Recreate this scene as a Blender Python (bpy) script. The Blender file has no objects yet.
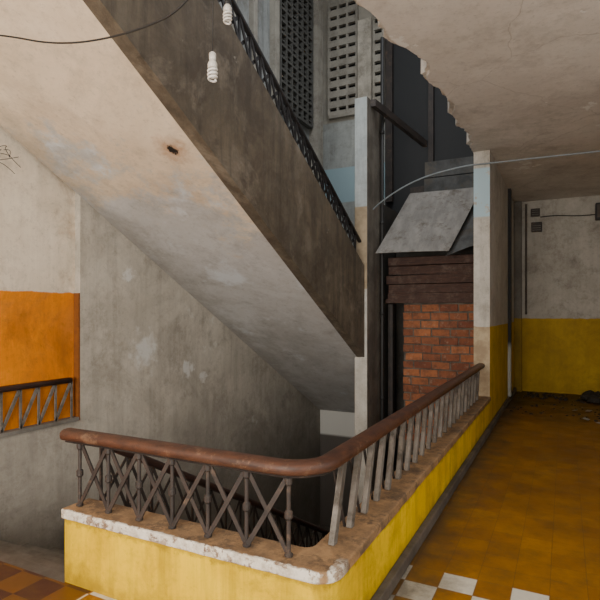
import bpy, bmesh, math, random
from mathutils import Vector, Matrix
random.seed(7)
S = bpy.context.scene
COL = S.collection

# ------------------------------------------------------------------ node helpers
class NT:
    def __init__(self, name):
        self.m = bpy.data.materials.new(name); self.m.use_nodes = True
        self.t = self.m.node_tree; self.n = self.t.nodes; self.l = self.t.links
        self.bsdf = self.n["Principled BSDF"]
        self.tc = self.n.new("ShaderNodeTexCoord"); self.obj = self.tc.outputs["Object"]
    def _in(self, sock, v):
        if isinstance(v, bpy.types.NodeSocket): self.l.new(v, sock)
        elif v is not None: sock.default_value = v
    def mapping(self, scale=(1,1,1), loc=(0,0,0), rot=(0,0,0)):
        n = self.n.new("ShaderNodeMapping"); self.l.new(self.obj, n.inputs[0])
        n.inputs["Scale"].default_value = scale; n.inputs["Location"].default_value = loc
        n.inputs["Rotation"].default_value = rot
        return n.outputs[0]
    def warp(self, amt=.25, scale=1.5):
        n = self.n.new("ShaderNodeTexNoise"); self.l.new(self.obj, n.inputs["Vector"]); n.inputs["Scale"].default_value = scale; n.inputs["Detail"].default_value = 6
        a = self.n.new("ShaderNodeVectorMath"); a.operation = 'MULTIPLY_ADD'
        self.l.new(n.outputs["Color"], a.inputs[0]); a.inputs[1].default_value = (amt,)*3; self.l.new(self.obj, a.inputs[2])
        return a.outputs[0]
    def noise(self, scale, detail=6, rough=.6, vec=None, dist=0):
        n = self.n.new("ShaderNodeTexNoise"); self.l.new(vec or self.obj, n.inputs["Vector"])
        n.inputs["Scale"].default_value = scale; n.inputs["Detail"].default_value = detail
        n.inputs["Roughness"].default_value = rough; n.inputs["Distortion"].default_value = dist
        return n.outputs[0]
    def vor(self, scale, vec=None, feature='DISTANCE_TO_EDGE'):
        n = self.n.new("ShaderNodeTexVoronoi"); n.feature = feature
        self.l.new(vec or self.obj, n.inputs["Vector"]); n.inputs["Scale"].default_value = scale
        return n.outputs["Distance"]
    def rng(self, v, a, b, c=0., d=1.):
        n = self.n.new("ShaderNodeMapRange"); self._in(n.inputs[0], v)
        n.inputs[1].default_value = a; n.inputs[2].default_value = b
        n.inputs[3].default_value = c; n.inputs[4].default_value = d
        return n.outputs[0]
    def math(self, op, a, b=None, c=None):
        n = self.n.new("ShaderNodeMath"); n.operation = op
        self._in(n.inputs[0], a)
        if b is not None: self._in(n.inputs[1], b)
        if c is not None: self._in(n.inputs[2], c)
        return n.outputs[0]
    def mix(self, f, a, b, mode='MIX'):
        n = self.n.new("ShaderNodeMix"); n.data_type = 'RGBA'; n.blend_type = mode
        self._in(n.inputs[0], f)
        for s, v in ((n.inputs[6], a), (n.inputs[7], b)):
            if not isinstance(v, bpy.types.NodeSocket): v = (*v, 1.) if len(v) == 3 else v
            self._in(s, v)
        return n.outputs[2]
    def xyz(self):
        n = self.n.new("ShaderNodeSeparateXYZ"); self.l.new(self.obj, n.inputs[0])
        return n.outputs
    def blob(self, c, r, soft=.5, wob=.5):
        d = self.n.new("ShaderNodeVectorMath"); d.operation = 'DISTANCE'; self.l.new(self.obj, d.inputs[0]); d.inputs[1].default_value = c
        w = self.math('ADD', d.outputs["Value"], self.rng(self.noise(1.2/max(r,.05), 8, .65), .3, .7, -r*wob, r*wob))
        return self.rng(w, r*(1-soft*.5), r*(1+soft*.5), 1, 0)
    def bump(self, h, strength=.3, dist=.02):
        n = self.n.new("ShaderNodeBump"); n.inputs["Strength"].default_value = strength
        n.inputs["Distance"].default_value = dist; self._in(n.inputs["Height"], h)
        self.l.new(n.outputs[0], self.bsdf.inputs["Normal"])
    def out(self, col, rough=.85, metal=0., spec=None):
        self._in(self.bsdf.inputs["Base Color"], col if isinstance(col, bpy.types.NodeSocket) else (*col, 1.))
        self._in(self.bsdf.inputs["Roughness"], rough)
        self.bsdf.inputs["Metallic"].default_value = metal
        if spec is not None: self.bsdf.inputs["Specular IOR Level"].default_value = spec
        return self.m

def plaster_col(N, c1, c2, stain=None, st=(.55,.7), peel=None, pt=(.62,.64), s=1.2, streak=.25, off=0., grime=.35, gc=(.10,.08,.055), gc2=(.16,.135,.10)):
    v = N.mapping(loc=(off, off*.7, off*1.3))
    col = N.mix(N.rng(N.noise(s, 10, .7, v, .3), .40, .60), c1, c2)
    if stain is not None:
        col = N.mix(N.rng(N.noise(s*.7, 12, .75, N.mapping(loc=(off+2,off,7)), .6), st[0], st[1]), col, stain)
    sv = N.mapping(scale=(5,5,.4), loc=(off,0,0))
    col = N.mix(N.rng(N.noise(1.3, 10, .7, sv), .47, .72, 0, streak), col, tuple(c*.45 for c in gc))
    fine = N.noise(22, 6, .75)
    gm = N.math('MULTIPLY', N.rng(N.noise(2.6, 12, .8, N.mapping(loc=(off,11,2))), .50, .66), grime)
    col = N.mix(gm, col, gc)
    gm2 = N.math('MULTIPLY', N.rng(N.noise(.8, 14, .8, N.mapping(loc=(off+4,1,12)), .8), .52, .62), grime*.7)
    col = N.mix(gm2, col, gc2)
    col = N.mix(N.rng(fine, .55, .78, 0, .4), col, tuple(c*.8 for c in gc))
    pm = None
    if peel is not None:
        pm = N.rng(N.noise(s*1.6, 14, .66, N.mapping(loc=(off+9,3,5))), pt[0], pt[1])
        col = N.mix(pm, col, peel)
    return col, pm, fine

def plaster(name, c1, c2, bump=.3, rough=.85, **k):
    N = NT(name); col, pm, fine = plaster_col(N, c1, c2, **k)
    h = N.math('MULTIPLY', fine, .3)
    if pm is not None: h = N.math('SUBTRACT', h, pm)
    N.bump(h, bump, .01)
    return N.out(col, rough)

# ------------------------------------------------------------------ mesh helpers
def finish(bm, name, mat, parent=None, smooth=False, bevel=0):
    bmesh.ops.recalc_face_normals(bm, faces=bm.faces)
    me = bpy.data.meshes.new(name); bm.to_mesh(me); bm.free()
    ob = bpy.data.objects.new(name, me); COL.objects.link(ob)
    for m in (mat if isinstance(mat, (list, tuple)) else [mat]): me.materials.append(m)
    if parent: ob.parent = parent
    if smooth:
        for p in me.polygons: p.use_smooth = True
    if bevel:
        b = ob.modifiers.new("b", 'BEVEL'); b.width = bevel; b.segments = 2; b.limit_method = 'ANGLE'
    return ob
def empty(name):
    e = bpy.data.objects.new(name, None); COL.objects.link(e); e.empty_display_size = .1; return e
def box(bm, x0, x1, y0, y1, z0, z1, mi=0):
    vs = [bm.verts.new(p) for p in ((x0,y0,z0),(x1,y0,z0),(x1,y1,z0),(x0,y1,z0),(x0,y0,z1),(x1,y0,z1),(x1,y1,z1),(x0,y1,z1))]
    for f in ((0,3,2,1),(4,5,6,7),(0,1,5,4),(1,2,6,5),(2,3,7,6),(3,0,4,7)):
        bm.faces.new([vs[i] for i in f]).material_index = mi
    return vs
def prism(bm, poly, axis, a0, a1, mi=0):
    def P(p, a):
        return {'x': (a, p[0], p[1]), 'y': (p[0], a, p[1]), 'z': (p[0], p[1], a)}[axis]
    A = [bm.verts.new(P(p, a0)) for p in poly]; B = [bm.verts.new(P(p, a1)) for p in poly]
    n = len(poly)
    bm.faces.new(A).material_index = mi; bm.faces.new(B[::-1]).material_index = mi
    for i in range(n):
        bm.faces.new((A[i], A[(i+1)%n], B[(i+1)%n], B[i])).material_index = mi
def tube(bm, pts, rx, rz=None, seg=10, power=1., closed_ends=True, up=Vector((0,0,1))):
    rz = rz or rx; pts = [Vector(p) for p in pts]; rings = []
    for i, p in enumerate(pts):
        t = (pts[min(i+1, len(pts)-1)] - pts[max(i-1, 0)]).normalized()
        u = up if abs(t.dot(up)) < .98 else Vector((1,0,0))
        s = t.cross(u).normalized(); w = s.cross(t).normalized()
        r = []
        for k in range(seg):
            a = 2*math.pi*k/seg; c, q = math.cos(a), math.sin(a)
            c = math.copysign(abs(c)**power, c); q = math.copysign(abs(q)**power, q)
            r.append(bm.verts.new(p + s*rx*c + w*rz*q))
        rings.append(r)
    for a, b in zip(rings, rings[1:]):
        for k in range(seg): bm.faces.new((a[k], a[(k+1)%seg], b[(k+1)%seg], b[k]))
    if closed_ends: bm.faces.new(rings[0][::-1]); bm.faces.new(rings[-1])
def bar(bm, a, b, w, t, side):
    a, b, side = Vector(a), Vector(b), Vector(side).normalized()
    d = (b-a).normalized(); u = d.cross(side).normalized()
    vs = []
    for p in (a, b):
        for su, ss in ((-1,-1),(1,-1),(1,1),(-1,1)):
            vs.append(bm.verts.new(p + u*w/2*su + side*t/2*ss))
    for f in ((0,1,2,3),(7,6,5,4),(0,4,5,1),(1,5,6,2),(2,6,7,3),(3,7,4,0)):
        bm.faces.new([vs[i] for i in f])
def lathe(bm, cx, cy, prof, seg=10):
    rings = []
    for r, z in prof:
        rings.append([bm.verts.new((cx + r*math.cos(2*math.pi*k/seg), cy + r*math.sin(2*math.pi*k/seg), z)) for k in range(seg)])
    for a, b in zip(rings, rings[1:]):
        for k in range(seg): bm.faces.new((a[k], a[(k+1)%seg], b[(k+1)%seg], b[k]))
    bm.faces.new(rings[0][::-1]); bm.faces.new(rings[-1])

# ------------------------------------------------------------------ materials
SL = .541
XL, XW, YF, YP, ZC = -4.8, -.95, 11.8, 7.8, 3.95
YG = dict(gc=(.22,.13,.006), gc2=(.34,.22,.004))      # warm grime for yellow paint
def zs(y): return 5.12 - SL*y          # soffit of the upper flight

def mat_soffit():
    N = NT("soffit_plaster"); s = N.xyz()
    warm, _, fine = plaster_col(N, (.82,.70,.54), (.70,.58,.43), stain=(.56,.45,.33), st=(.48,.66), s=.8, streak=0, grime=.25)
    cool, pm, _ = plaster_col(N, (.52,.515,.50), (.60,.605,.60), stain=(.43,.42,.40), st=(.5,.66), peel=(.68,.72,.75), pt=(.56,.66), s=.9, streak=0, off=6, grime=.3)
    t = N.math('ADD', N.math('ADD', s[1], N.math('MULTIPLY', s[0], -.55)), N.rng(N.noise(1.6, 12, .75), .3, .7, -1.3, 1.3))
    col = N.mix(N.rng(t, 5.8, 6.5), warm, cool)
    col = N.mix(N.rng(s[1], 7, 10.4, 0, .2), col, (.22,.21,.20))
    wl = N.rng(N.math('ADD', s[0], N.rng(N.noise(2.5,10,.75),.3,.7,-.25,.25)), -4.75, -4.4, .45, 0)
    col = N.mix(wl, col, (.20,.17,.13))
    c = (-3.18,3.69,zs(3.69))
    col = N.mix(N.math('MULTIPLY', N.blob(c, .12, 1.2), .7), col, (.35,.16,.06))
    col = N.mix(N.blob(c, .045, .4, .6), col, (.01,.006,.004))
    N.bump(N.math('ADD', N.math('MULTIPLY', fine, .3), N.noise(3, 10, .6)), .25, .02)
    return N.out(col, .85)
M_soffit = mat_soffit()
def mat_stringer():
    N = NT("stringer_concrete"); s = N.xyz()
    col, _, fine = plaster_col(N, (.16,.127,.086), (.078,.06,.041), stain=(.24,.20,.15), st=(.52,.66), peel=(.29,.26,.21), pt=(.67,.69), s=1.7, streak=.85, grime=.8)
    N.bump(fine, .5, .02)
    return N.out(col, .8)
M_stringer = mat_stringer()
def mat_ceiling():
    N = NT("ceiling_plaster"); s = N.xyz()
    col, _, fine = plaster_col(N, (.70,.655,.59), (.60,.555,.495), stain=(.46,.42,.36), st=(.50,.68), peel=(.74,.72,.67), pt=(.66,.665), s=.7, streak=.0, grime=.3)
    cr = N.rng(N.vor(.55, N.warp(.6, 1.2)), 0, .0035, 1, 0)
    col = N.mix(N.math('MULTIPLY', cr, .38), col, (.2,.16,.12))
    N.bump(N.math('SUBTRACT', N.noise(2.2, 10, .6), N.math('MULTIPLY', cr, .3)), .35, .02)
    return N.out(col, .85)
M_ceiling = mat_ceiling()
M_crumble = plaster("broken_plaster", (.78,.75,.68), (.55,.50,.43), s=9, streak=.0)
M_darkcon = plaster("dark_concrete", (.09,.083,.072), (.05,.047,.042), s=2, stain=(.14,.13,.115))
M_midcon = plaster("mid_concrete", (.24,.225,.20), (.16,.15,.13), s=2, stain=(.28,.27,.24))
M_white = plaster("old_white_paint", (.66,.62,.53), (.52,.48,.40), s=2, stain=(.34,.29,.22), st=(.55,.8), grime=.6)
M_tanblock = plaster("tan_block", (.45,.43,.37), (.35,.33,.285), s=3, streak=.2, grime=.5)

def mat_leftwall():
    N = NT("left_wall_plaster"); s = N.xyz()
    low, pm, fine = plaster_col(N, (.60,.56,.485), (.48,.445,.38), stain=(.37,.34,.29), st=(.48,.68), peel=(.66,.65,.60), pt=(.62,.70), s=1.1, streak=.25, grime=.38)
    for (y,z,r) in ((5.05,1.15,.17),(5.9,.85,.10),(6.25,.7,.07),(4.75,2.1,.07)):
        low = N.mix(N.math('MULTIPLY', N.blob((XL,y,z), r, .9, 1.), .7), low, (.74,.75,.73))
    nz = N.rng(N.noise(1.2,12,.72), .3,.7,-.6,.6)
    low_shade = N.rng(N.math('ADD', s[2], nz), -1.3, .7, .72, 0)
    low = N.mix(low_shade, low, (.11,.10,.085))  # stairwell shade put into the wall colour, darker going down
    up, _, _ = plaster_col(N, (.38,.405,.40), (.27,.29,.285), s=1.3, streak=.45, off=3, grime=.5)
    f = N.rng(N.math('ADD', s[2], N.math('MULTIPLY', s[1], SL)), 5.6, 5.62)
    N.bump(N.math('ADD', fine, N.noise(4, 8, .6)), .25, .012)
    return N.out(N.mix(f, low, up), .85)
M_left = mat_leftwall()

def mat_dado(name, up1, up2, lo1, lo2, h, chips=None, rough=.6, grime=.3, upst=None, streak=.25, g=None):
    N = NT(name); s = N.xyz()
    a, _, fine = plaster_col(N, up1, up2, stain=upst or tuple(c*.7 for c in up2), st=(.54,.70), s=1.4, streak=streak*.6, grime=grime)
    b, pm, _ = plaster_col(N, lo1, lo2, stain=tuple(c*.68 for c in lo2), st=(.52,.70), peel=chips, pt=(.72,.73), s=1.3, streak=streak, off=5, grime=grime, **(g or {}))
    f = N.rng(N.math('ADD', s[2], N.rng(N.noise(9, 3), .3, .7, -.008, .008)), h-.004, h+.004)
    N.bump(fine, .15, .008)
    r = N.rng(f, 0, 1, rough, .88)
    return N.out(N.mix(f, b, a), r, spec=.25)
M_orange = mat_dado("orange_dado_wall", (.88,.79,.65), (.76,.67,.54), (.88,.28,.003), (.70,.21,.004), 1.86, upst=(.52,.39,.26), streak=.25, grime=.3)
M_yellow = mat_dado("yellow_dado_wall", (.50,.475,.42), (.40,.375,.325), (.50,.315,.0), (.38,.225,.0), 1.52, grime=.45, g=YG)
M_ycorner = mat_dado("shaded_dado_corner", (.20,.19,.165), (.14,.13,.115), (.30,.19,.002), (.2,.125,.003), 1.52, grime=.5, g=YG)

def mat_ledge_yellow():
    N = NT("yellow_knee_wall_paint"); s = N.xyz()
    b, pm, fine = plaster_col(N, (.88,.60,.0), (.76,.49,.0), stain=(.52,.32,.0), st=(.53,.74), s=1.5, streak=.5, grime=.45, **YG)
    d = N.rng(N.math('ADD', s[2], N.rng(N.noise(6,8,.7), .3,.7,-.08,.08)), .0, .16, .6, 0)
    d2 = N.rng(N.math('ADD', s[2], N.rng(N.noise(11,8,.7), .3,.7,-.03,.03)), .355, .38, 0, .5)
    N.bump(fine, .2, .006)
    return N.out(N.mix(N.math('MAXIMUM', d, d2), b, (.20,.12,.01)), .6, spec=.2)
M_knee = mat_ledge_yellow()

def mat_ledge():
    N = NT("ledge_worn_cement"); s = N.xyz()
    col = N.mix(N.rng(N.noise(7, 10, .75), .38, .62), (.38,.23,.11), (.18,.11,.057))
    col = N.mix(N.rng(N.noise(5, 12, .8, N.mapping(loc=(3,3,3))), .50, .58, 0, .8), col, (.08,.055,.036))
    wv = N.rng(N.noise(8, 12, .75), .3, .7, -.02, .02)
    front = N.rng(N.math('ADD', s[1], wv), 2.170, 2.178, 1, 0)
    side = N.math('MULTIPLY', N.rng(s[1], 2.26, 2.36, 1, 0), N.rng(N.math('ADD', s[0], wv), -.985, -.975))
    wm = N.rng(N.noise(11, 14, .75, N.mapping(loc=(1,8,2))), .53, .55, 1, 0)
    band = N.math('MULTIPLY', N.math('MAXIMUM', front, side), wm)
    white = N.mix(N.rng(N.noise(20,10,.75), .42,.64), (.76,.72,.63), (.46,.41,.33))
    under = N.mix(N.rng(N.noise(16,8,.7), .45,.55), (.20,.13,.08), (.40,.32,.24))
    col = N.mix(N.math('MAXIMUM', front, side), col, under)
    col = N.mix(band, col, white)
    N.bump(N.math('ADD', N.noise(30, 6, .7), band), .4, .008)
    return N.out(col, .8)
M_ledge = mat_ledge()

def mat_floor():
    N = NT("encaustic_floor_tiles"); s = N.xyz()
    u = N.math('DIVIDE', N.math('ADD', s[0], 40.88), .2); v = N.math('DIVIDE', N.math('ADD', s[1], 37.05), .2)
    fu, fv = N.math('FLOOR', u), N.math('FLOOR', v)
    par = N.math('MODULO', N.math('ADD', fu, fv), 2.)
    near = N.rng(s[1], 3.349, 3.351, 1, 0)
    isw = N.math('MULTIPLY', N.math('SUBTRACT', 1., par), near)
    isw = N.math('MULTIPLY', isw, N.rng(s[0], -2.5, -2.49))
    comb = N.n.new("ShaderNodeCombineXYZ"); N.l.new(fu, comb.inputs[0]); N.l.new(fv, comb.inputs[1])
    wn = N.n.new("ShaderNodeTexWhiteNoise"); N.l.new(comb.outputs[0], wn.inputs[0])
    oc = N.mix(wn.outputs[0], (.39,.17,.004), (.30,.122,.005))
    big = N.rng(N.noise(.7, 8, .65), .42, .58)
    oc = N.mix(N.math('MULTIPLY', big, .6), oc, (.18,.072,.006))
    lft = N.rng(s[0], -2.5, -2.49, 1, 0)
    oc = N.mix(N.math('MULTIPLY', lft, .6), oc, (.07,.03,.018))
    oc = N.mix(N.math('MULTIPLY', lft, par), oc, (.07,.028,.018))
    col = N.mix(isw, oc, (.66,.63,.54))
    eu = N.math('PINGPONG', u, .5); ev = N.math('PINGPONG', v, .5)
    g = N.rng(N.math('MINIMUM', eu, ev), .006, .014, 1, 0)
    col = N.mix(N.math('MULTIPLY', g, .5), col, (.08,.05,.02))
    dirt = N.rng(N.noise(3.5, 14, .8), .45, .62, 0, .55)
    dirt = N.math('MULTIPLY', dirt, N.rng(isw, 0, 1, 1, .5))
    col = N.mix(dirt, col, (.12,.062,.014))
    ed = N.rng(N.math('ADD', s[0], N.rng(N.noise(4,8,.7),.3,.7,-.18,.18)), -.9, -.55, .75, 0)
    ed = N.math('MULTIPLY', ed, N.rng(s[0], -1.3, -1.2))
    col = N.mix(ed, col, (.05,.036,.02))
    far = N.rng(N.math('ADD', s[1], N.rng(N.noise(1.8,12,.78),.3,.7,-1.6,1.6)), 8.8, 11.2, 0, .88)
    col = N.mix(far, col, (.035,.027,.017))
    N.bump(N.math('SUBTRACT', 1., g), .2, .003)
    return N.out(col, N.rng(N.noise(3, 6), .3, .7, .35, .6), spec=.35)
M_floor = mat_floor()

def mat_wood(name, c1, c2, rough=.4, scale=(1,1,1), worn=None, wt=(.56,.66)):
    N = NT(name)
    n = N.noise(6, 10, .75, N.mapping(scale=scale))
    col = N.mix(N.rng(n, .35, .65), c1, c2)
    if worn: col = N.mix(N.rng(N.noise(6, 12, .78, N.mapping(loc=(4,4,4))), wt[0], wt[1]), col, worn)
    N.bump(n, .5, .006)
    return N.out(col, rough)
M_rail = mat_wood("handrail_wood", (.105,.04,.019), (.035,.015,.010), .5, (1.5,1.5,5), worn=(.24,.15,.09), wt=(.57,.70))
M_raild = mat_wood("dark_handrail_wood", (.05,.022,.016), (.02,.011,.009), .5, (1,1,4))
M_railb = mat_wood("black_painted_rail", (.022,.019,.019), (.011,.010,.010), .5, (1,1,4))
M_plank = mat_wood("old_planks", (.105,.052,.036), (.035,.02,.017), .8, (1,1,9), worn=(.16,.115,.09), wt=(.50,.70))
M_iron = mat_wood("rusty_iron", (.05,.038,.032), (.02,.017,.016), .6, worn=(.12,.08,.055))
M_slat = plaster("painted_slat", (.23,.21,.185), (.13,.118,.10), s=6, stain=(.07,.06,.048), st=(.50,.64), grime=.6)

def mat_simple(name, c, rough=.6, metal=0.):
    N = NT(name); col = N.mix(N.rng(N.noise(18, 6), .3, .7), c, tuple(x*.7 for x in c)); return N.out(col, rough, metal)
M_black = mat_simple("black_iron_pipe", (.02,.02,.02), .5)
M_void = mat_simple("unlit_void", (.010,.011,.013), .9)  # near-black colour stands for the unlit depth behind the screens
M_board = plaster("weathered_grey_boards", (.10,.105,.105), (.055,.058,.06), s=3, stain=(.04,.035,.03), grime=.7)
M_lat = mat_simple("lattice_block_paint", (.13,.13,.12), .8)
M_cable = mat_simple("black_cable", (.02,.018,.016), .6)
M_cableg = mat_simple("grey_blue_conduit", (.24,.28,.30), .5)
M_cfl = mat_simple("cfl_glass", (.85,.83,.78), .25)
M_plastic = mat_simple("white_plastic", (.7,.68,.62), .4)
M_paper = mat_simple("paper_scrap", (.5,.48,.43), .8)
M_rubble = mat_simple("rubble_dark", (.04,.034,.028), .9)
M_base = plaster("baseboard_cement", (.13,.11,.09), (.07,.06,.05), s=4)

def mat_brick():
    N = NT("red_brick")
    g = N.n.new("ShaderNodeNewGeometry")
    ri = g.outputs["Random Per Island"]
    col = N.mix(ri, (.48,.175,.072), (.21,.07,.038))
    col = N.mix(N.rng(N.noise(9, 12, .75), .44, .66, 0, .7), col, (.07,.042,.032))
    col = N.mix(N.rng(N.noise(14, 12, .75, N.mapping(loc=(5,5,5))), .56, .66, 0, .6), col, (.38,.29,.21))
    N.bump(N.noise(25, 10, .7), .6, .01)
    return N.out(col, .9)
M_brick = mat_brick()
M_mortar = plaster("mortar", (.20,.17,.135), (.08,.067,.055), s=6)

def mat_sheet():
    N = NT("zinc_sheet")
    col = N.mix(N.rng(N.noise(2, 10, .7, N.mapping(scale=(3,1,1))), .38, .62), (.27,.26,.24), (.175,.167,.155))
    col = N.mix(N.rng(N.noise(4, 12, .78), .52, .66), col, (.10,.08,.06))
    N.bump(N.noise(6,8,.6), .3, .02)
    return N.out(col, .75, .0)
M_sheet = mat_sheet()

# ================================================================== ROOM SHELL
bm = bmesh.new()
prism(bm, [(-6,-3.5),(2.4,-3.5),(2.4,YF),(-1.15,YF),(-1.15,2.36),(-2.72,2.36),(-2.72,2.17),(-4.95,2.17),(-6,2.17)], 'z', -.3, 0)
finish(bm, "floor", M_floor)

ctrl = [(2.25,-1.52),(3.0,-1.47),(3.5,-1.40),(4.0,-1.28),(4.3,-1.30),(4.8,-1.16),(5.2,-1.20),(5.9,-1.11),(6.3,-1.16),(6.9,-1.09),(YP,-1.14)]
def ex(y):
    for (a, xa), (b, xb) in zip(ctrl, ctrl[1:]):
        if y <= b: return xa + (xb-xa)*(y-a)/(b-a)
    return ctrl[-1][1]
edge = []; w = 0; y = 2.25; ph = random.random()*6
while y < YP-.05:
    w = w*.8 + random.uniform(-.016,.016)
    edge.append((ex(y) + w + .02*math.sin(y*5.3+ph) + .01*math.sin(y*13), y)); y += random.uniform(.02,.13)
poly = [(-6,-3.5),(2.4,-3.5),(2.4,YF),(-1.15,YF),(-1.15,YP)] + edge[::-1] + [(-6,2.25)]
bm = bmesh.new(); prism(bm, poly, 'z', ZC, ZC+.035)
finish(bm, "ceiling", M_ceiling)
bm = bmesh.new()
poly = [(2.0,2.26),(2.4,YF-.1),(-1.15,YF-.1),(-1.2,YP)] + [(x-.05+random.uniform(-.018,.03), y) for x, y in edge[::-1]]
prism(bm, poly, 'z', ZC+.035, 4.3)
finish(bm, "ceiling_slab_concrete", M_crumble)

bm = bmesh.new(); box(bm, -1.17, 2.4, YF, YF+.2, 0, ZC)
finish(bm, "wall_corridor_end", M_yellow)
bm = bmesh.new(); box(bm, -1.17, XW, YP, YF, 0, ZC)
N = NT("pillar_and_wall_paint"); s = N.xyz()
up, _, fine = plaster_col(N, (.62,.60,.54), (.50,.475,.42), stain=(.33,.30,.26), st=(.55,.75), s=1.4, streak=.3)
lo, _, _ = plaster_col(N, (.72,.48,.0), (.58,.37,.0), stain=(.38,.25,.0), st=(.52,.72), s=1.3, streak=.45, off=5, grime=.45, **YG)
tan = N.mix(N.rng(N.noise(5,8,.7),.4,.6), (.48,.39,.25), (.32,.24,.15))
front = N.rng(s[1], YP+.001, YP+.002, 1, 0)
lo = N.mix(front, lo, tan)
blue = N.math('MULTIPLY', front, N.math('MULTIPLY', N.rng(s[2], 3.0, 3.02), N.rng(s[2], 3.70, 3.72, 1, 0)))
up = N.mix(N.math('MULTIPLY', blue, N.rng(N.noise(8,8,.7), .58,.61,1,0)), up, (.42,.56,.62))
f = N.rng(N.math('ADD', s[2], N.rng(N.noise(9,3),.3,.7,-.008,.008)), 1.436, 1.444)
N.bump(fine, .15, .008)
finish(bm, "wall_corridor_left", N.out(N.mix(f, lo, up), N.rng(f,0,1,.6,.88), spec=.25))
bm = bmesh.new()
box(bm, 2.2, 2.4, -3.5, YF, 0, .9)
for y in (-3.5, -.4, 2.7, 5.8): box(bm, 2.2, 2.4, y, y+.4, .9, ZC)
box(bm, 2.2, 2.4, 6.2, YF, .9, ZC)
box(bm, 2.2, 2.4, -3.5, YF, 3.3, ZC)
finish(bm, "wall_right", M_yellow)
bm = bmesh.new()
box(bm, -6, -3.6, -3.7, -3.5, 0, ZC); box(bm, 1.4, 2.4, -3.7, -3.5, 0, ZC); box(bm, -3.6, 1.4, -3.7, -3.5, 0, .8); box(bm, -3.6, 1.4, -3.7, -3.5, 3.3, ZC)
finish(bm, "wall_behind", M_yellow)

bm = bmesh.new(); box(bm, XL-.2, XL, 4.04, 10.4, -4, 8.8); box(bm, XL-.2, XL, 1.9, 4.04, -4, .45)
finish(bm, "wall_left", M_left)
bm = bmesh.new(); box(bm, -5.2, -4.88, -3.5, 4.039, .0, 4.3)
finish(bm, "wall_left_orange", M_orange)
bm = bmesh.new(); box(bm, -4.879, XL, 4.018, 4.039, .45, 1.86)
finish(bm, "trim_orange_return", mat_simple("shaded_orange_paint", (.26,.085,.01), .7))  # orange paint with the return's shade mixed into its colour

N = NT("stairwell_end_wall_paint"); s = N.xyz()
a, _, fine = plaster_col(N, (.50,.53,.505), (.40,.425,.41), stain=(.30,.30,.27), st=(.55,.75), s=1.6, streak=.3)
c = N.mix(N.math('MULTIPLY', N.rng(s[2], 4.0, 4.02), N.rng(s[2], 4.75, 4.77, 1, 0)), a, (.40,.55,.60))
tanu = N.mix(N.rng(N.noise(2,8,.7),.4,.6), (.46,.43,.36), (.36,.34,.29))
c = N.mix(N.rng(s[2], 5.75, 5.77), c, tanu)
c = N.mix(N.rng(s[2], -.35, -.3, 1, 0), c, (.70,.71,.68))
c = N.mix(N.rng(s[2], -1.05, -1.0, 1, 0), c, (.12,.11,.10))
void_dark = N.rng(s[0], -3.33, -3.31)
c = N.mix(N.math('MULTIPLY', void_dark, N.rng(s[2], 1.0,1.1)), c, (.030,.032,.034))  # wall colour darkened to stand for the unlit opening
N.bump(fine, .2, .01)
bm = bmesh.new(); box(bm, XL-.2, -.9, 10.4, 10.6, -4, 8.8)
finish(bm, "wall_stairwell_end", N.out(c, .85))
bm = bmesh.new(); box(bm, -1.15, -.9, 2.36, 10.4, -4, -.3); box(bm, XL, -1.15, 1.9, 2.1, -4, -.3)
finish(bm, "wall_lower_level", M_midcon)
bm = bmesh.new(); box(bm, XL-.2, -.9, 1.9, 10.6, -4.2, -4)
finish(bm, "floor_lower_level", M_midcon)
bm = bmesh.new(); box(bm, -1.15, -.9, 7.9, 10.4, 4.3, 8.8)
finish(bm, "wall_upper_right", M_darkcon)
bm = bmesh.new(); box(bm, XL-.2, -2.2, 5.2, 10.6, 8.8, 9.0)
finish(bm, "ceiling_upper", M_white)
bm = bmesh.new(); box(bm, -6, 2.4, 1.4, 1.6, 4.3, 7.0)
finish(bm, "wall_upper_front", M_white)

bm = bmesh.new(); box(bm, XW-.001, XW+.05, 2.35, YF, 0, .08)
finish(bm, "baseboard_left", M_base, bevel=.01)

# ================================================================== KNEE WALL
YK = 2.18
def arc(cx, cy, r, a0, a1, n=8):
    return [(cx+r*math.cos(math.radians(a0+(a1-a0)*i/n)), cy+r*math.sin(math.radians(a0+(a1-a0)*i/n))) for i in range(n+1)]
def Lshape(o, inner, xl, yend, jit=0.):
    r = .11+o
    x0, x1 = xl, XW+o-r
    front = [(x0+(x1-x0)*i/30, YK-o+random.uniform(-jit,jit)) for i in range(30)] if jit else [(xl, YK-o)]
    side = [(XW+o+random.uniform(-jit,jit), YK-o+r+(yend-YK+o-r)*i/60) for i in range(1,60)] if jit else []
    out = front + arc(XW+o-r, YK-o+r, r, -90, 0) + side + [(XW+o, yend)]
    inn = [(XW-inner, yend)] + arc(XW-inner-.05, YK+inner+.05, .05, 0, -90, 4) + [(xl, YK+inner)]
    return out + inn
knee = empty("knee_wall")
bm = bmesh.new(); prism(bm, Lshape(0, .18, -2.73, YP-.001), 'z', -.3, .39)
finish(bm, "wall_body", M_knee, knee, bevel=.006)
bm = bmesh.new(); prism(bm, Lshape(.016, .20, -2.745, YP-.001, .003), 'z', .39, .45)
finish(bm, "coping", M_ledge, knee, bevel=.01)
bm = bmesh.new(); box(bm, -4.878, XL+.02, 1.9, 4.01, .45, .49)
finish(bm, "trim_left_coping", M_midcon)

# ================================================================== BALUSTRADES
def handrail(name, pts, par, mat, rx=.055, rz=.036):
    bm = bmesh.new()
    tube(bm, pts, rx, rz, 16, .75)
    return finish(bm, name, mat, par, True)

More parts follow.
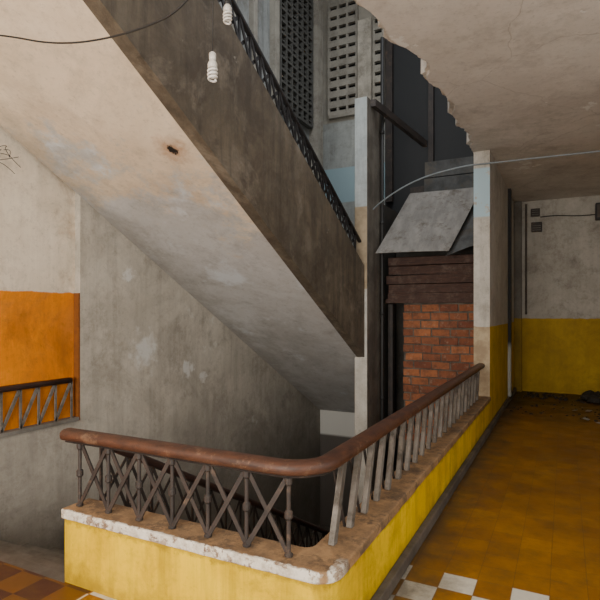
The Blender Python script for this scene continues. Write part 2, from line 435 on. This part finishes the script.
bal = empty("balustrade")
RX, RY, RR = -1.07, 2.245, .2
pts = [(-2.785,RY,.885),(-2.78,RY,.885)] + [(-2.73+i*.207, RY, .885) for i in range(7)] + [(x,y,.885) for x, y in arc(RX-RR, RY+RR, RR, -90, 0, 12)] + [(RX, y, .885) for y in [2.65+i*.365 for i in range(14)]] + [(RX,YP-.01,.885)]
handrail("handrail", pts, bal, M_rail)
bm = bmesh.new()
tube(bm, [(p[0],p[1],.842) for p in pts[1:]], .022, .007, 8)
finish(bm, "strap", M_iron, bal)
bm = bmesh.new()
xs = [-2.67 + i*.244 for i in range(7)]
for x in xs:
    lathe(bm, x, RY, [(.012,.45),(.022,.455),(.022,.465),(.011,.475),(.011,.63),(.021,.642),(.021,.67),(.011,.682),(.011,.80),(.020,.81),(.020,.84)], 10)
for a, b in zip(xs, xs[1:]):
    bar(bm, (a+.012,RY-.006,.47), (b-.012,RY-.006,.83), .024, .01, (0,1,0))
    bar(bm, (a+.012,RY+.006,.83), (b-.012,RY+.006,.47), .024, .01, (0,1,0))
finish(bm, "iron_bars", M_iron, bal)
bm = bmesh.new()
y = 2.47
while y < YP-.2:
    j = random.uniform(-.008,.008)
    bar(bm, (RX,y+j,.445), (RX,y+.15+j,.85), .05, .032, (1,0,0))
    y += .235
finish(bm, "slats", M_slat, bal, bevel=.004)
bm = bmesh.new()
y = 2.47+.07
while y < YP-.2:
    bar(bm, (RX-.03,y+.17,.45), (RX-.03,y+.0,.85), .018, .01, (1,0,0))
    y += .235
finish(bm, "rear_bars", M_iron, bal)

bl = empty("balustrade")
LX = -4.83
handrail("handrail", [(LX, y, .905) for y in (1.9,2.4,3,3.5,3.93)], bl, M_raild, .045, .03)
bm = bmesh.new(); y = 1.95
while y < 4.0:
    bar(bm, (LX,y,.48), (LX,y,.89), .022, .018, (1,0,0))
    if y+.2 < 4.0: bar(bm, (LX,y,.49), (LX,y+.19,.88), .03, .018, (1,0,0))
    y += .2
finish(bm, "bars", M_slat, bl)

dr = empty("stair_railing")
DX = -2.77
def zd(y): return .885 - SL*(y-2.3)
handrail("handrail", [(DX,2.305,.86)] + [(DX,y,zd(y)) for y in (2.45,2.8,3.5,4.5,5.5,6.5,7.6)], dr, M_raild, .04, .03)
bm = bmesh.new(); y = 2.5
while y < 7.3:
    bar(bm, (DX,y,zd(y)-.43), (DX,y,zd(y)-.02), .02, .012, (1,0,0))
    bar(bm, (DX-.01,y,zd(y)-.42), (DX-.01,y+.24,zd(y+.24)-.03), .022, .008, (1,0,0))
    bar(bm, (DX+.01,y,zd(y)-.03), (DX+.01,y+.24,zd(y+.24)-.42), .022, .008, (1,0,0))
    y += .24
finish(bm, "bars", M_iron, dr)

# ================================================================== STAIRCASES
def flight(name, y0, y1, ztop, x0, x1, thick, mats):
    st = empty(name)
    n = round((y1-y0)/.314); t = (y1-y0)/n; r = t*SL
    prof = []; z = ztop
    for i in range(n):
        prof.append((y0+i*t, z)); prof.append((y0+i*t, z-r)); z -= r
    prof.append((y1, z))
    under = [(y1, ztop-SL*(y1-y0)-thick), (y0, ztop-thick)]
    bm = bmesh.new(); prism(bm, prof+under, 'x', x0, x1)
    finish(bm, "flight_slab", mats[0], st)
    return st
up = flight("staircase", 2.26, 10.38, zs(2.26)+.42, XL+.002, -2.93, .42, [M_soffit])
PT = 1.43
bm = bmesh.new()
prism(bm, [(2.0,zs(2.0)),(7.72,zs(7.72)),(7.72,zs(7.72)+PT),(2.0,zs(2.0)+PT)], 'x', -2.93, -2.80)
finish(bm, "parapet", M_stringer, up)
bm = bmesh.new()
prism(bm, [(7.72,zs(7.72)),(10.38,zs(10.38)),(10.38,zs(10.38)+.6),(7.72,zs(7.72)+.6)], 'x', -2.93, -2.86)
finish(bm, "stringer", M_stringer, up)

ur = empty("stair_railing")
UX = -2.865
def zu(y): return zs(y)+PT
handrail("handrail", [(UX,y,zu(y)+.36) for y in (2.0,3.5,5,6.5,7.68)], ur, M_railb, .03, .024)
handrail("bottom_rail", [(UX,y,zu(y)+.05) for y in (2.0,3.5,5,6.5,7.68)], ur, M_railb, .015, .012)
bm = bmesh.new(); y = 2.1
while y < 7.6:
    bar(bm, (UX,y,zu(y)-.01), (UX,y,zu(y)+.35), .028, .02, (1,0,0))
    if y+.2 < 7.7:
        bar(bm, (UX-.008,y,zu(y)+.05), (UX-.008,y+.2,zu(y+.2)+.34), .034, .014, (1,0,0))
        bar(bm, (UX+.008,y,zu(y)+.34), (UX+.008,y+.2,zu(y+.2)+.05), .034, .014, (1,0,0))
    y += .2
finish(bm, "bars", M_railb, ur)

dn = flight("staircase", 2.17, 7.7, 0, XL+.002, -2.825, .35, [M_midcon])
bm = bmesh.new()
prism(bm, [(2.39,-.35),(2.39,.40),(7.7,zd(7.7)-.44),(7.7,zd(7.7)-1.3)], 'x', -2.82, -2.72)
finish(bm, "stringer", M_darkcon, dn)
bm = bmesh.new(); box(bm, XL, -1.1, 7.7, 10.4, -3.35, -3.03)
finish(bm, "landing", M_midcon, dn)

# ================================================================== PIER
N = NT("pier_paint"); s = N.xyz()
pb, _, fine = plaster_col(N, (.56,.62,.62), (.45,.50,.51), s=3, streak=.3)
pt_ = N.mix(N.rng(N.noise(5,6),.4,.6), (.46,.36,.24), (.33,.26,.17))
wt, _, _ = plaster_col(N, (.70,.68,.62), (.56,.54,.48), s=3, streak=.2, off=2)
c = N.mix(N.rng(s[2], 3.30, 3.32), pt_, pb); c = N.mix(N.rng(s[2], 2.0, 2.02, 1, 0), c, wt)
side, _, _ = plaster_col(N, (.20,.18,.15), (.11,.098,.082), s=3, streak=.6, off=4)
c = N.mix(N.rng(s[0], -2.765, -2.76), c, side)  # shadow side of the pier painted in as a darker colour
N.bump(fine, .2, .01)
M_pier = N.out(c, .8)
bm = bmesh.new(); box(bm, -2.97, -2.755, 7.73, 8.5, -3.03, 5.03)
finish(bm, "concrete_pillar", M_pier, bevel=.01)
bm = bmesh.new(); box(bm, -2.85, -2.78, 8.5, 10.4, -3.03, 3.5)
finish(bm, "wall_stub", M_darkcon)
bm = bmesh.new(); bar(bm, (-2.72,7.9,4.98), (-2.30,9.6,4.75), .12, .08, (1,.2,0)); bar(bm, (-2.75,10.3,4.05), (-1.2,10.3,4.12), .16, .1, (0,1,0)); bar(bm, (-2.35,10.32,6.6), (-2.35,10.32,3.9), .10, .1, (0,1,0)); bar(bm, (-3.2,10.32,8.0), (-3.2,10.32,3.9), .14, .1, (0,1,0))
finish(bm, "timber_beam", M_iron)
bm = bmesh.new(); tube(bm, [(-2.70,8.3,-3.0),(-2.70,8.3,0),(-2.70,8.3,3),(-2.70,8.3,6.2)], .028, seg=10)
for z in (0.2,1.6,3.1,4.6): tube(bm, [(-2.70,8.3,z),(-2.70,8.3,z+.05)], .038, seg=10)
finish(bm, "drain_pipe", M_black, smooth=True)

bm = bmesh.new(); box(bm, -3.87, -3.58, 10.25, 10.399, 2, 7.75)
finish(bm, "wall_pilaster", M_white)
bm = bmesh.new(); box(bm, XL+.001, -4.60, 9.85, 10.12, 2, 8.8); box(bm, XL+.001, -4.68, 8.2, 8.36, 2, 8.8); box(bm, XL+.001, -4.70, 7.5, 7.62, 2, 8.8); box(bm, XL+.001, -4.70, 6.9, 6.98, 2, 8.8)
finish(bm, "trim_wall_posts", M_tanblock)
def slots(name, x0, x1, z0, z1, nx, nz, pos=10.397, mat=M_tanblock, sh=.36):
    par = empty(name)
    bm = bmesh.new()
    dx, dz = (x1-x0)/nx, (z1-z0)/nz
    D = .09
    def bx(a0,a1,z0_,z1_, d0=0., d1=D): box(bm, a0, a1, pos-d1, pos-d0, z0_, z1_)
    for i in range(nz+1): bx(x0, x1, z0+i*dz-dz*(1-sh)/2, z0+i*dz+dz*(1-sh)/2)
    for i in range(nx+1):
        w_ = dx*.11
        bx(x0+i*dx-w_, x0+i*dx+w_, z0, z1, .001, D-.004)
    finish(bm, "screen_grid", mat, par)
    bm = bmesh.new(); bx(x0, x1, z0, z1, .001, .012)
    finish(bm, "screen_back", M_void, par)
slots("perforated_brick_screen", -4.56, -3.92, 5.9, 8.3, 3, 11)
slots("perforated_brick_screen", -3.54, -3.34, 5.6, 8.0, 1, 11)
lt = empty("breeze_block_screen")
bm = bmesh.new()
y0, y1, z0, z1 = 8.42, 9.78, 5.5, 8.7
n = 6; dy = (y1-y0)/n; nz = int((z1-z0)/dy)
for i in range(n+1):
    box(bm, XL+.01, XL+.12, y0+i*dy-.022, y0+i*dy+.022, z0, z0+nz*dy)
for j in range(nz+1):
    box(bm, XL+.012, XL+.118, y0, y1, z0+j*dy-.022, z0+j*dy+.022)
for i in range(n):
    for j in range(nz):
        ya, za = y0+(i+.5)*dy, z0+(j+.5)*dy
        bar(bm, (XL+.06,ya-dy*.45,za), (XL+.06,ya+dy*.45,za), .02, .06, (1,0,0))
finish(bm, "lattice", M_lat, lt)
bm = bmesh.new(); box(bm, XL+.002, XL+.009, y0, y1, z0, z1)
finish(bm, "dark_back", M_void, lt)

# ================================================================== bricked doorway, planks, sheet
XB = -1.175
bw = empty("brick_wall")
bm = bmesh.new(); box(bm, -2.42, XB, 8.62, 8.74, -3.0, 1.80)
finish(bm, "mortar_bed", M_mortar, bw)
bm = bmesh.new(); H, Wb = .135, .30; r = 0; z = -.5
while z < 1.75:
    x = -2.42 - (Wb/2 if r % 2 else 0) + random.uniform(-.03,.03)
    while x < XB:
        a, b = max(x, -2.43), min(x+Wb-.02, XB)
        if b-a > .04:
            o = random.uniform(-.014,.010); vs = box(bm, a, b, 8.605+o, 8.63, z, min(z+H-.024, 1.80))
            for v in vs: v.co += Vector((random.uniform(-.007,.007), random.uniform(-.004,.004), random.uniform(-.008,.008)))
        x += Wb
    z += H; r += 1
finish(bm, "bricks", M_brick, bw, bevel=.006)
pb = empty("plank_boards")
bm = bmesh.new(); z = 1.82
for k in range(5):
    h = .152
    vs = box(bm, -2.68+random.uniform(-.03,.03), XB, 8.53+random.uniform(-.015,.015), 8.585, z, z+h-.01)
    for v in vs: v.co.z += random.uniform(-.012,.010)
    z += h
finish(bm, "boards", M_plank, pb, bevel=.004)
bm = bmesh.new(); box(bm, -2.70, XB, 8.495, 8.507, 1.80, 1.87); finish(bm, "batten", M_plank, pb)
bm = bmesh.new(); box(bm, -2.7, -2.62, 8.62, 8.75, -3.0, 1.78)
finish(bm, "door_frame", M_iron)
bm = bmesh.new(); box(bm, -2.76, XB, 9.3, 9.4, -3.0, 3.3)
finish(bm, "wall_recess", M_darkcon)
def sheet(bm, A, B, C, D, n=40, amp=.008):
    A,B,C,D = map(Vector, (A,B,C,D)); nrm = (B-A).cross(D-A).normalized()
    m = 6; G1, G2 = [], []
    for i in range(n+1):
        t = i/n; o = nrm*amp*math.sin(i*math.pi/2)
        p, q = A.lerp(B,t)+o, D.lerp(C,t)+o
        c1, c2 = [], []
        for j in range(m+1):
            u = j/m; P = p.lerp(q,u) + nrm*(.006*math.sin(t*3.3+u*2.2)-.008*math.sin(u*math.pi)) 
            c1.append(bm.verts.new(P)); c2.append(bm.verts.new(P-nrm*.006))
        G1.append(c1); G2.append(c2)
    for i in range(n):
        for j in range(m):
            bm.faces.new((G1[i][j],G1[i+1][j],G1[i+1][j+1],G1[i][j+1])); bm.faces.new((G2[i][j],G2[i][j+1],G2[i+1][j+1],G2[i+1][j]))
        bm.faces.new((G1[i][0],G2[i][0],G2[i+1][0],G1[i+1][0])); bm.faces.new((G1[i][m],G1[i+1][m],G2[i+1][m],G2[i][m]))
    for j in range(m):
        bm.faces.new((G1[0][j],G1[0][j+1],G2[0][j+1],G2[0][j])); bm.faces.new((G1[n][j],G2[n][j],G2[n][j+1],G1[n][j+1]))
bm = bmesh.new()
sheet(bm, (-2.70,7.95,2.59), (-1.55,7.95,2.57), (-1.24,9.15,3.76), (-2.46,9.15,3.76), 24, .001)
finish(bm, "roofing_sheet", M_sheet)
bm = bmesh.new()
sheet(bm, (-1.62,8.05,2.50), (-1.19,8.12,2.66), (-1.19,9.1,3.50), (-1.34,9.15,3.55), 12, .002)
finish(bm, "roofing_sheet", M_board)
bm = bmesh.new()
for k in range(4):
    z = 3.3+k*.32
    box(bm, -2.45+random.uniform(-.03,.03), -1.2, 10.12, 10.15, z, z+.30)
finish(bm, "board_panel", M_board)

# ================================================================== cables, bulbs
def cable(name, pts, r, mat, par=None):
    cu = bpy.data.curves.new(name, 'CURVE'); cu.dimensions = '3D'; cu.bevel_depth = r; cu.bevel_resolution = 2
    sp = cu.splines.new('NURBS'); sp.points.add(len(pts)-1); sp.use_endpoint_u = True; sp.order_u = 3
    for p, q in zip(sp.points, pts): p.co = (*q, 1)
    ob = bpy.data.objects.new(name, cu); COL.objects.link(ob); cu.materials.append(mat)
    if par: ob.parent = par
    return ob
cable("electrical_conduit", [(-2.76,8.0,3.30),(-2.6,7.95,3.42),(-2.0,7.85,3.68),(-1.3,7.76,3.76),(-1.0,7.75,3.75),(-.3,7.74,3.74),(.6,7.73,3.72),(2.2,7.7,3.7)], .012, M_cableg)
cable("electrical_cable", [(-4.3,2.22,3.82),(-3.9,2.24,3.66),(-3.48,2.26,3.57),(-2.94,2.32,3.39),(-2.38,2.38,3.36),(-1.88,2.41,3.44),(-1.5,2.41,3.95)], .006, M_cable)
tg = empty("cable_tangle")
for k in range(6):
    c = Vector((-4.84, 3.08+random.uniform(-.12,.12), 3.22)); p = [c]
    for q in range(5):
        c = c + Vector((random.uniform(-.0,.05), random.uniform(-.10,.11), random.uniform(-.10,.05))); p.append(c)
    cable("wire_%d" % k, p, .003, M_cable, tg)

def cfl(x, y, ztip, ztop, sock):
    e = empty("cfl_bulb")
    bm = bmesh.new(); R = .023; pts = []
    for i in range(85):
        a = i/84*2*math.pi*3.5; z = ztip+.008 + .07*i/84
        rr = R*(.75+.25*min(1, i/20))
        pts.append((x+rr*math.cos(a), y+rr*math.sin(a), z))
    tube(bm, pts, .0062, seg=8); finish(bm, "spiral_tube", M_cfl, e, True)
    bm = bmesh.new(); z = ztip+.08
    lathe(bm, x, y, [(.02,z-.004),(.026,z),(.026,z+.02),(.018,z+.035),(.015,z+.04)], 16); finish(bm, "ballast", M_plastic, e, True)
    bm = bmesh.new(); z += .04
    lathe(bm, x, y, [(.017,z),(.019,z+.003),(.019,z+.035),(.008,z+.045)], 16); finish(bm, "socket", sock, e, True)
    bm = bmesh.new(); tube(bm, [(x,y,z+.04),(x+.004,y,(z+ztop)/2),(x,y,ztop)], .003, seg=6); finish(bm, "cord", M_cable, e, True)
cfl(-1.69, 2.28, 2.885, 3.95, M_plastic)
cfl(-1.83, 2.62, 3.40, 3.95, M_black)

# ================================================================== corridor fittings, debris
for (x0,x1,z0,z1) in ((-.63,-.46,3.62,3.78),(-.62,-.42,3.30,3.50)):
    b = empty("electrical_box")
    bm = bmesh.new(); box(bm, x0, x1, YF-.07, YF-.0, z0, z1); finish(bm, "case", M_iron, b, bevel=.01)
    bm = bmesh.new()
    for k in range(3): box(bm, x0+.02, x1-.02, YF-.08, YF-.069, z0+.03+k*.045, z0+.04+k*.045)
    finish(bm, "louvres", M_midcon, b)
cable("electrical_cable", [(-.45,YF-.03,3.6),(-.2,YF-.03,3.62),(.1,YF-.03,3.58),(.45,YF-.03,3.56),(.9,YF-.03,3.6)], .01, M_cable)
cable("electrical_conduit", [(-.72,YF-.03,3.89),(-.72,YF-.03,2.5),(-.72,YF-.03,1.6)], .02, M_base)
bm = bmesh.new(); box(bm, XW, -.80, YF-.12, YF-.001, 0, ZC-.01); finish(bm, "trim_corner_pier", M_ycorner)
wl = empty("wall_lamp")
bm = bmesh.new(); box(bm, .53,.66,YF-.16,YF,3.45,3.78); finish(bm, "housing", M_black, wl, bevel=.02)
bm = bmesh.new(); box(bm, .56,.63,YF-.18,YF-.159,3.49,3.74); finish(bm, "glass", M_base, wl)

def lump(bm, c, r, k=1):
    res = bmesh.ops.create_icosphere(bm, subdivisions=k, radius=1)
    for v in res['verts']:
        v.co = Vector((v.co.x*r*random.uniform(.7,1.3), v.co.y*r*random.uniform(.7,1.3), max(v.co.z*r*.6, -r*.3)*random.uniform(.7,1.2)))
        v.co += Vector(c)
bm = bmesh.new()
for i in range(90):
    t = random.random(); x = -.7+2.2*t; y = 11.56-random.random()**1.5*.8
    r = .01+.035*random.random()+(.13*random.random() if x > .40 else 0)
    lump(bm, (x, y, r*.4), r)
for i in range(140):
    lump(bm, (random.uniform(-.8,1.4), random.uniform(9.0,11.3), .006), random.uniform(.006,.03))
finish(bm, "debris_pile", M_rubble)
bm = bmesh.new()
for i in range(22):
    x, y = random.uniform(.0,1.2), random.uniform(8.0,9.2) if i % 2 else random.uniform(9.2,10.8)
    a = random.random()*3; L = random.uniform(.025,.09); Wd = L*.5
    p = [Vector((x,y,.004+random.random()*.004)) + Vector((math.cos(a)*u-math.sin(a)*v, math.sin(a)*u+math.cos(a)*v, random.random()*.03)) for u, v in ((-L,-Wd),(L,-Wd),(L,Wd),(-L,Wd))]
    bm.faces.new([bm.verts.new(q) for q in p])
finish(bm, "paper_scraps", M_paper)

# ================================================================== LIGHT
W = bpy.data.worlds.new("World"); S.world = W; W.use_nodes = True
W.node_tree.nodes["Background"].inputs[0].default_value = (.95,.96,1.,1); W.node_tree.nodes["Background"].inputs[1].default_value = .8
def area(name, loc, tgt, sx, sy, power, col=(1,1,1)):
    L = bpy.data.lights.new(name, 'AREA'); L.shape = 'RECTANGLE'; L.size = sx; L.size_y = sy; L.energy = power; L.color = col
    o = bpy.data.objects.new(name, L); COL.objects.link(o); o.location = loc
    o.rotation_euler = (Vector(tgt)-Vector(loc)).to_track_quat('-Z','Y').to_euler()
area("daylight_behind", (-1.6,-3.3,2.0), (-3.4,3,2.2), 3.8, 2.3, 460, (1,.93,.84))
area("daylight_right", (2.1,1.2,2.1), (-3,3.5,2.0), 2.6, 2.3, 65, (1,.95,.88))
area("skylight", (-2.2,6.5,9.2), (-3.4,8.6,5), 2.5, 3, 210, (.96,.98,1))

# ================================================================== CAMERA
cam = bpy.data.cameras.new("Camera"); cam.lens = 31.2; cam.sensor_width = 36; cam.shift_y = .02
co = bpy.data.objects.new("Camera", cam); COL.objects.link(co)
co.location = (0,0,1.65); co.rotation_euler = (math.radians(90),0,math.radians(27))
S.camera = co
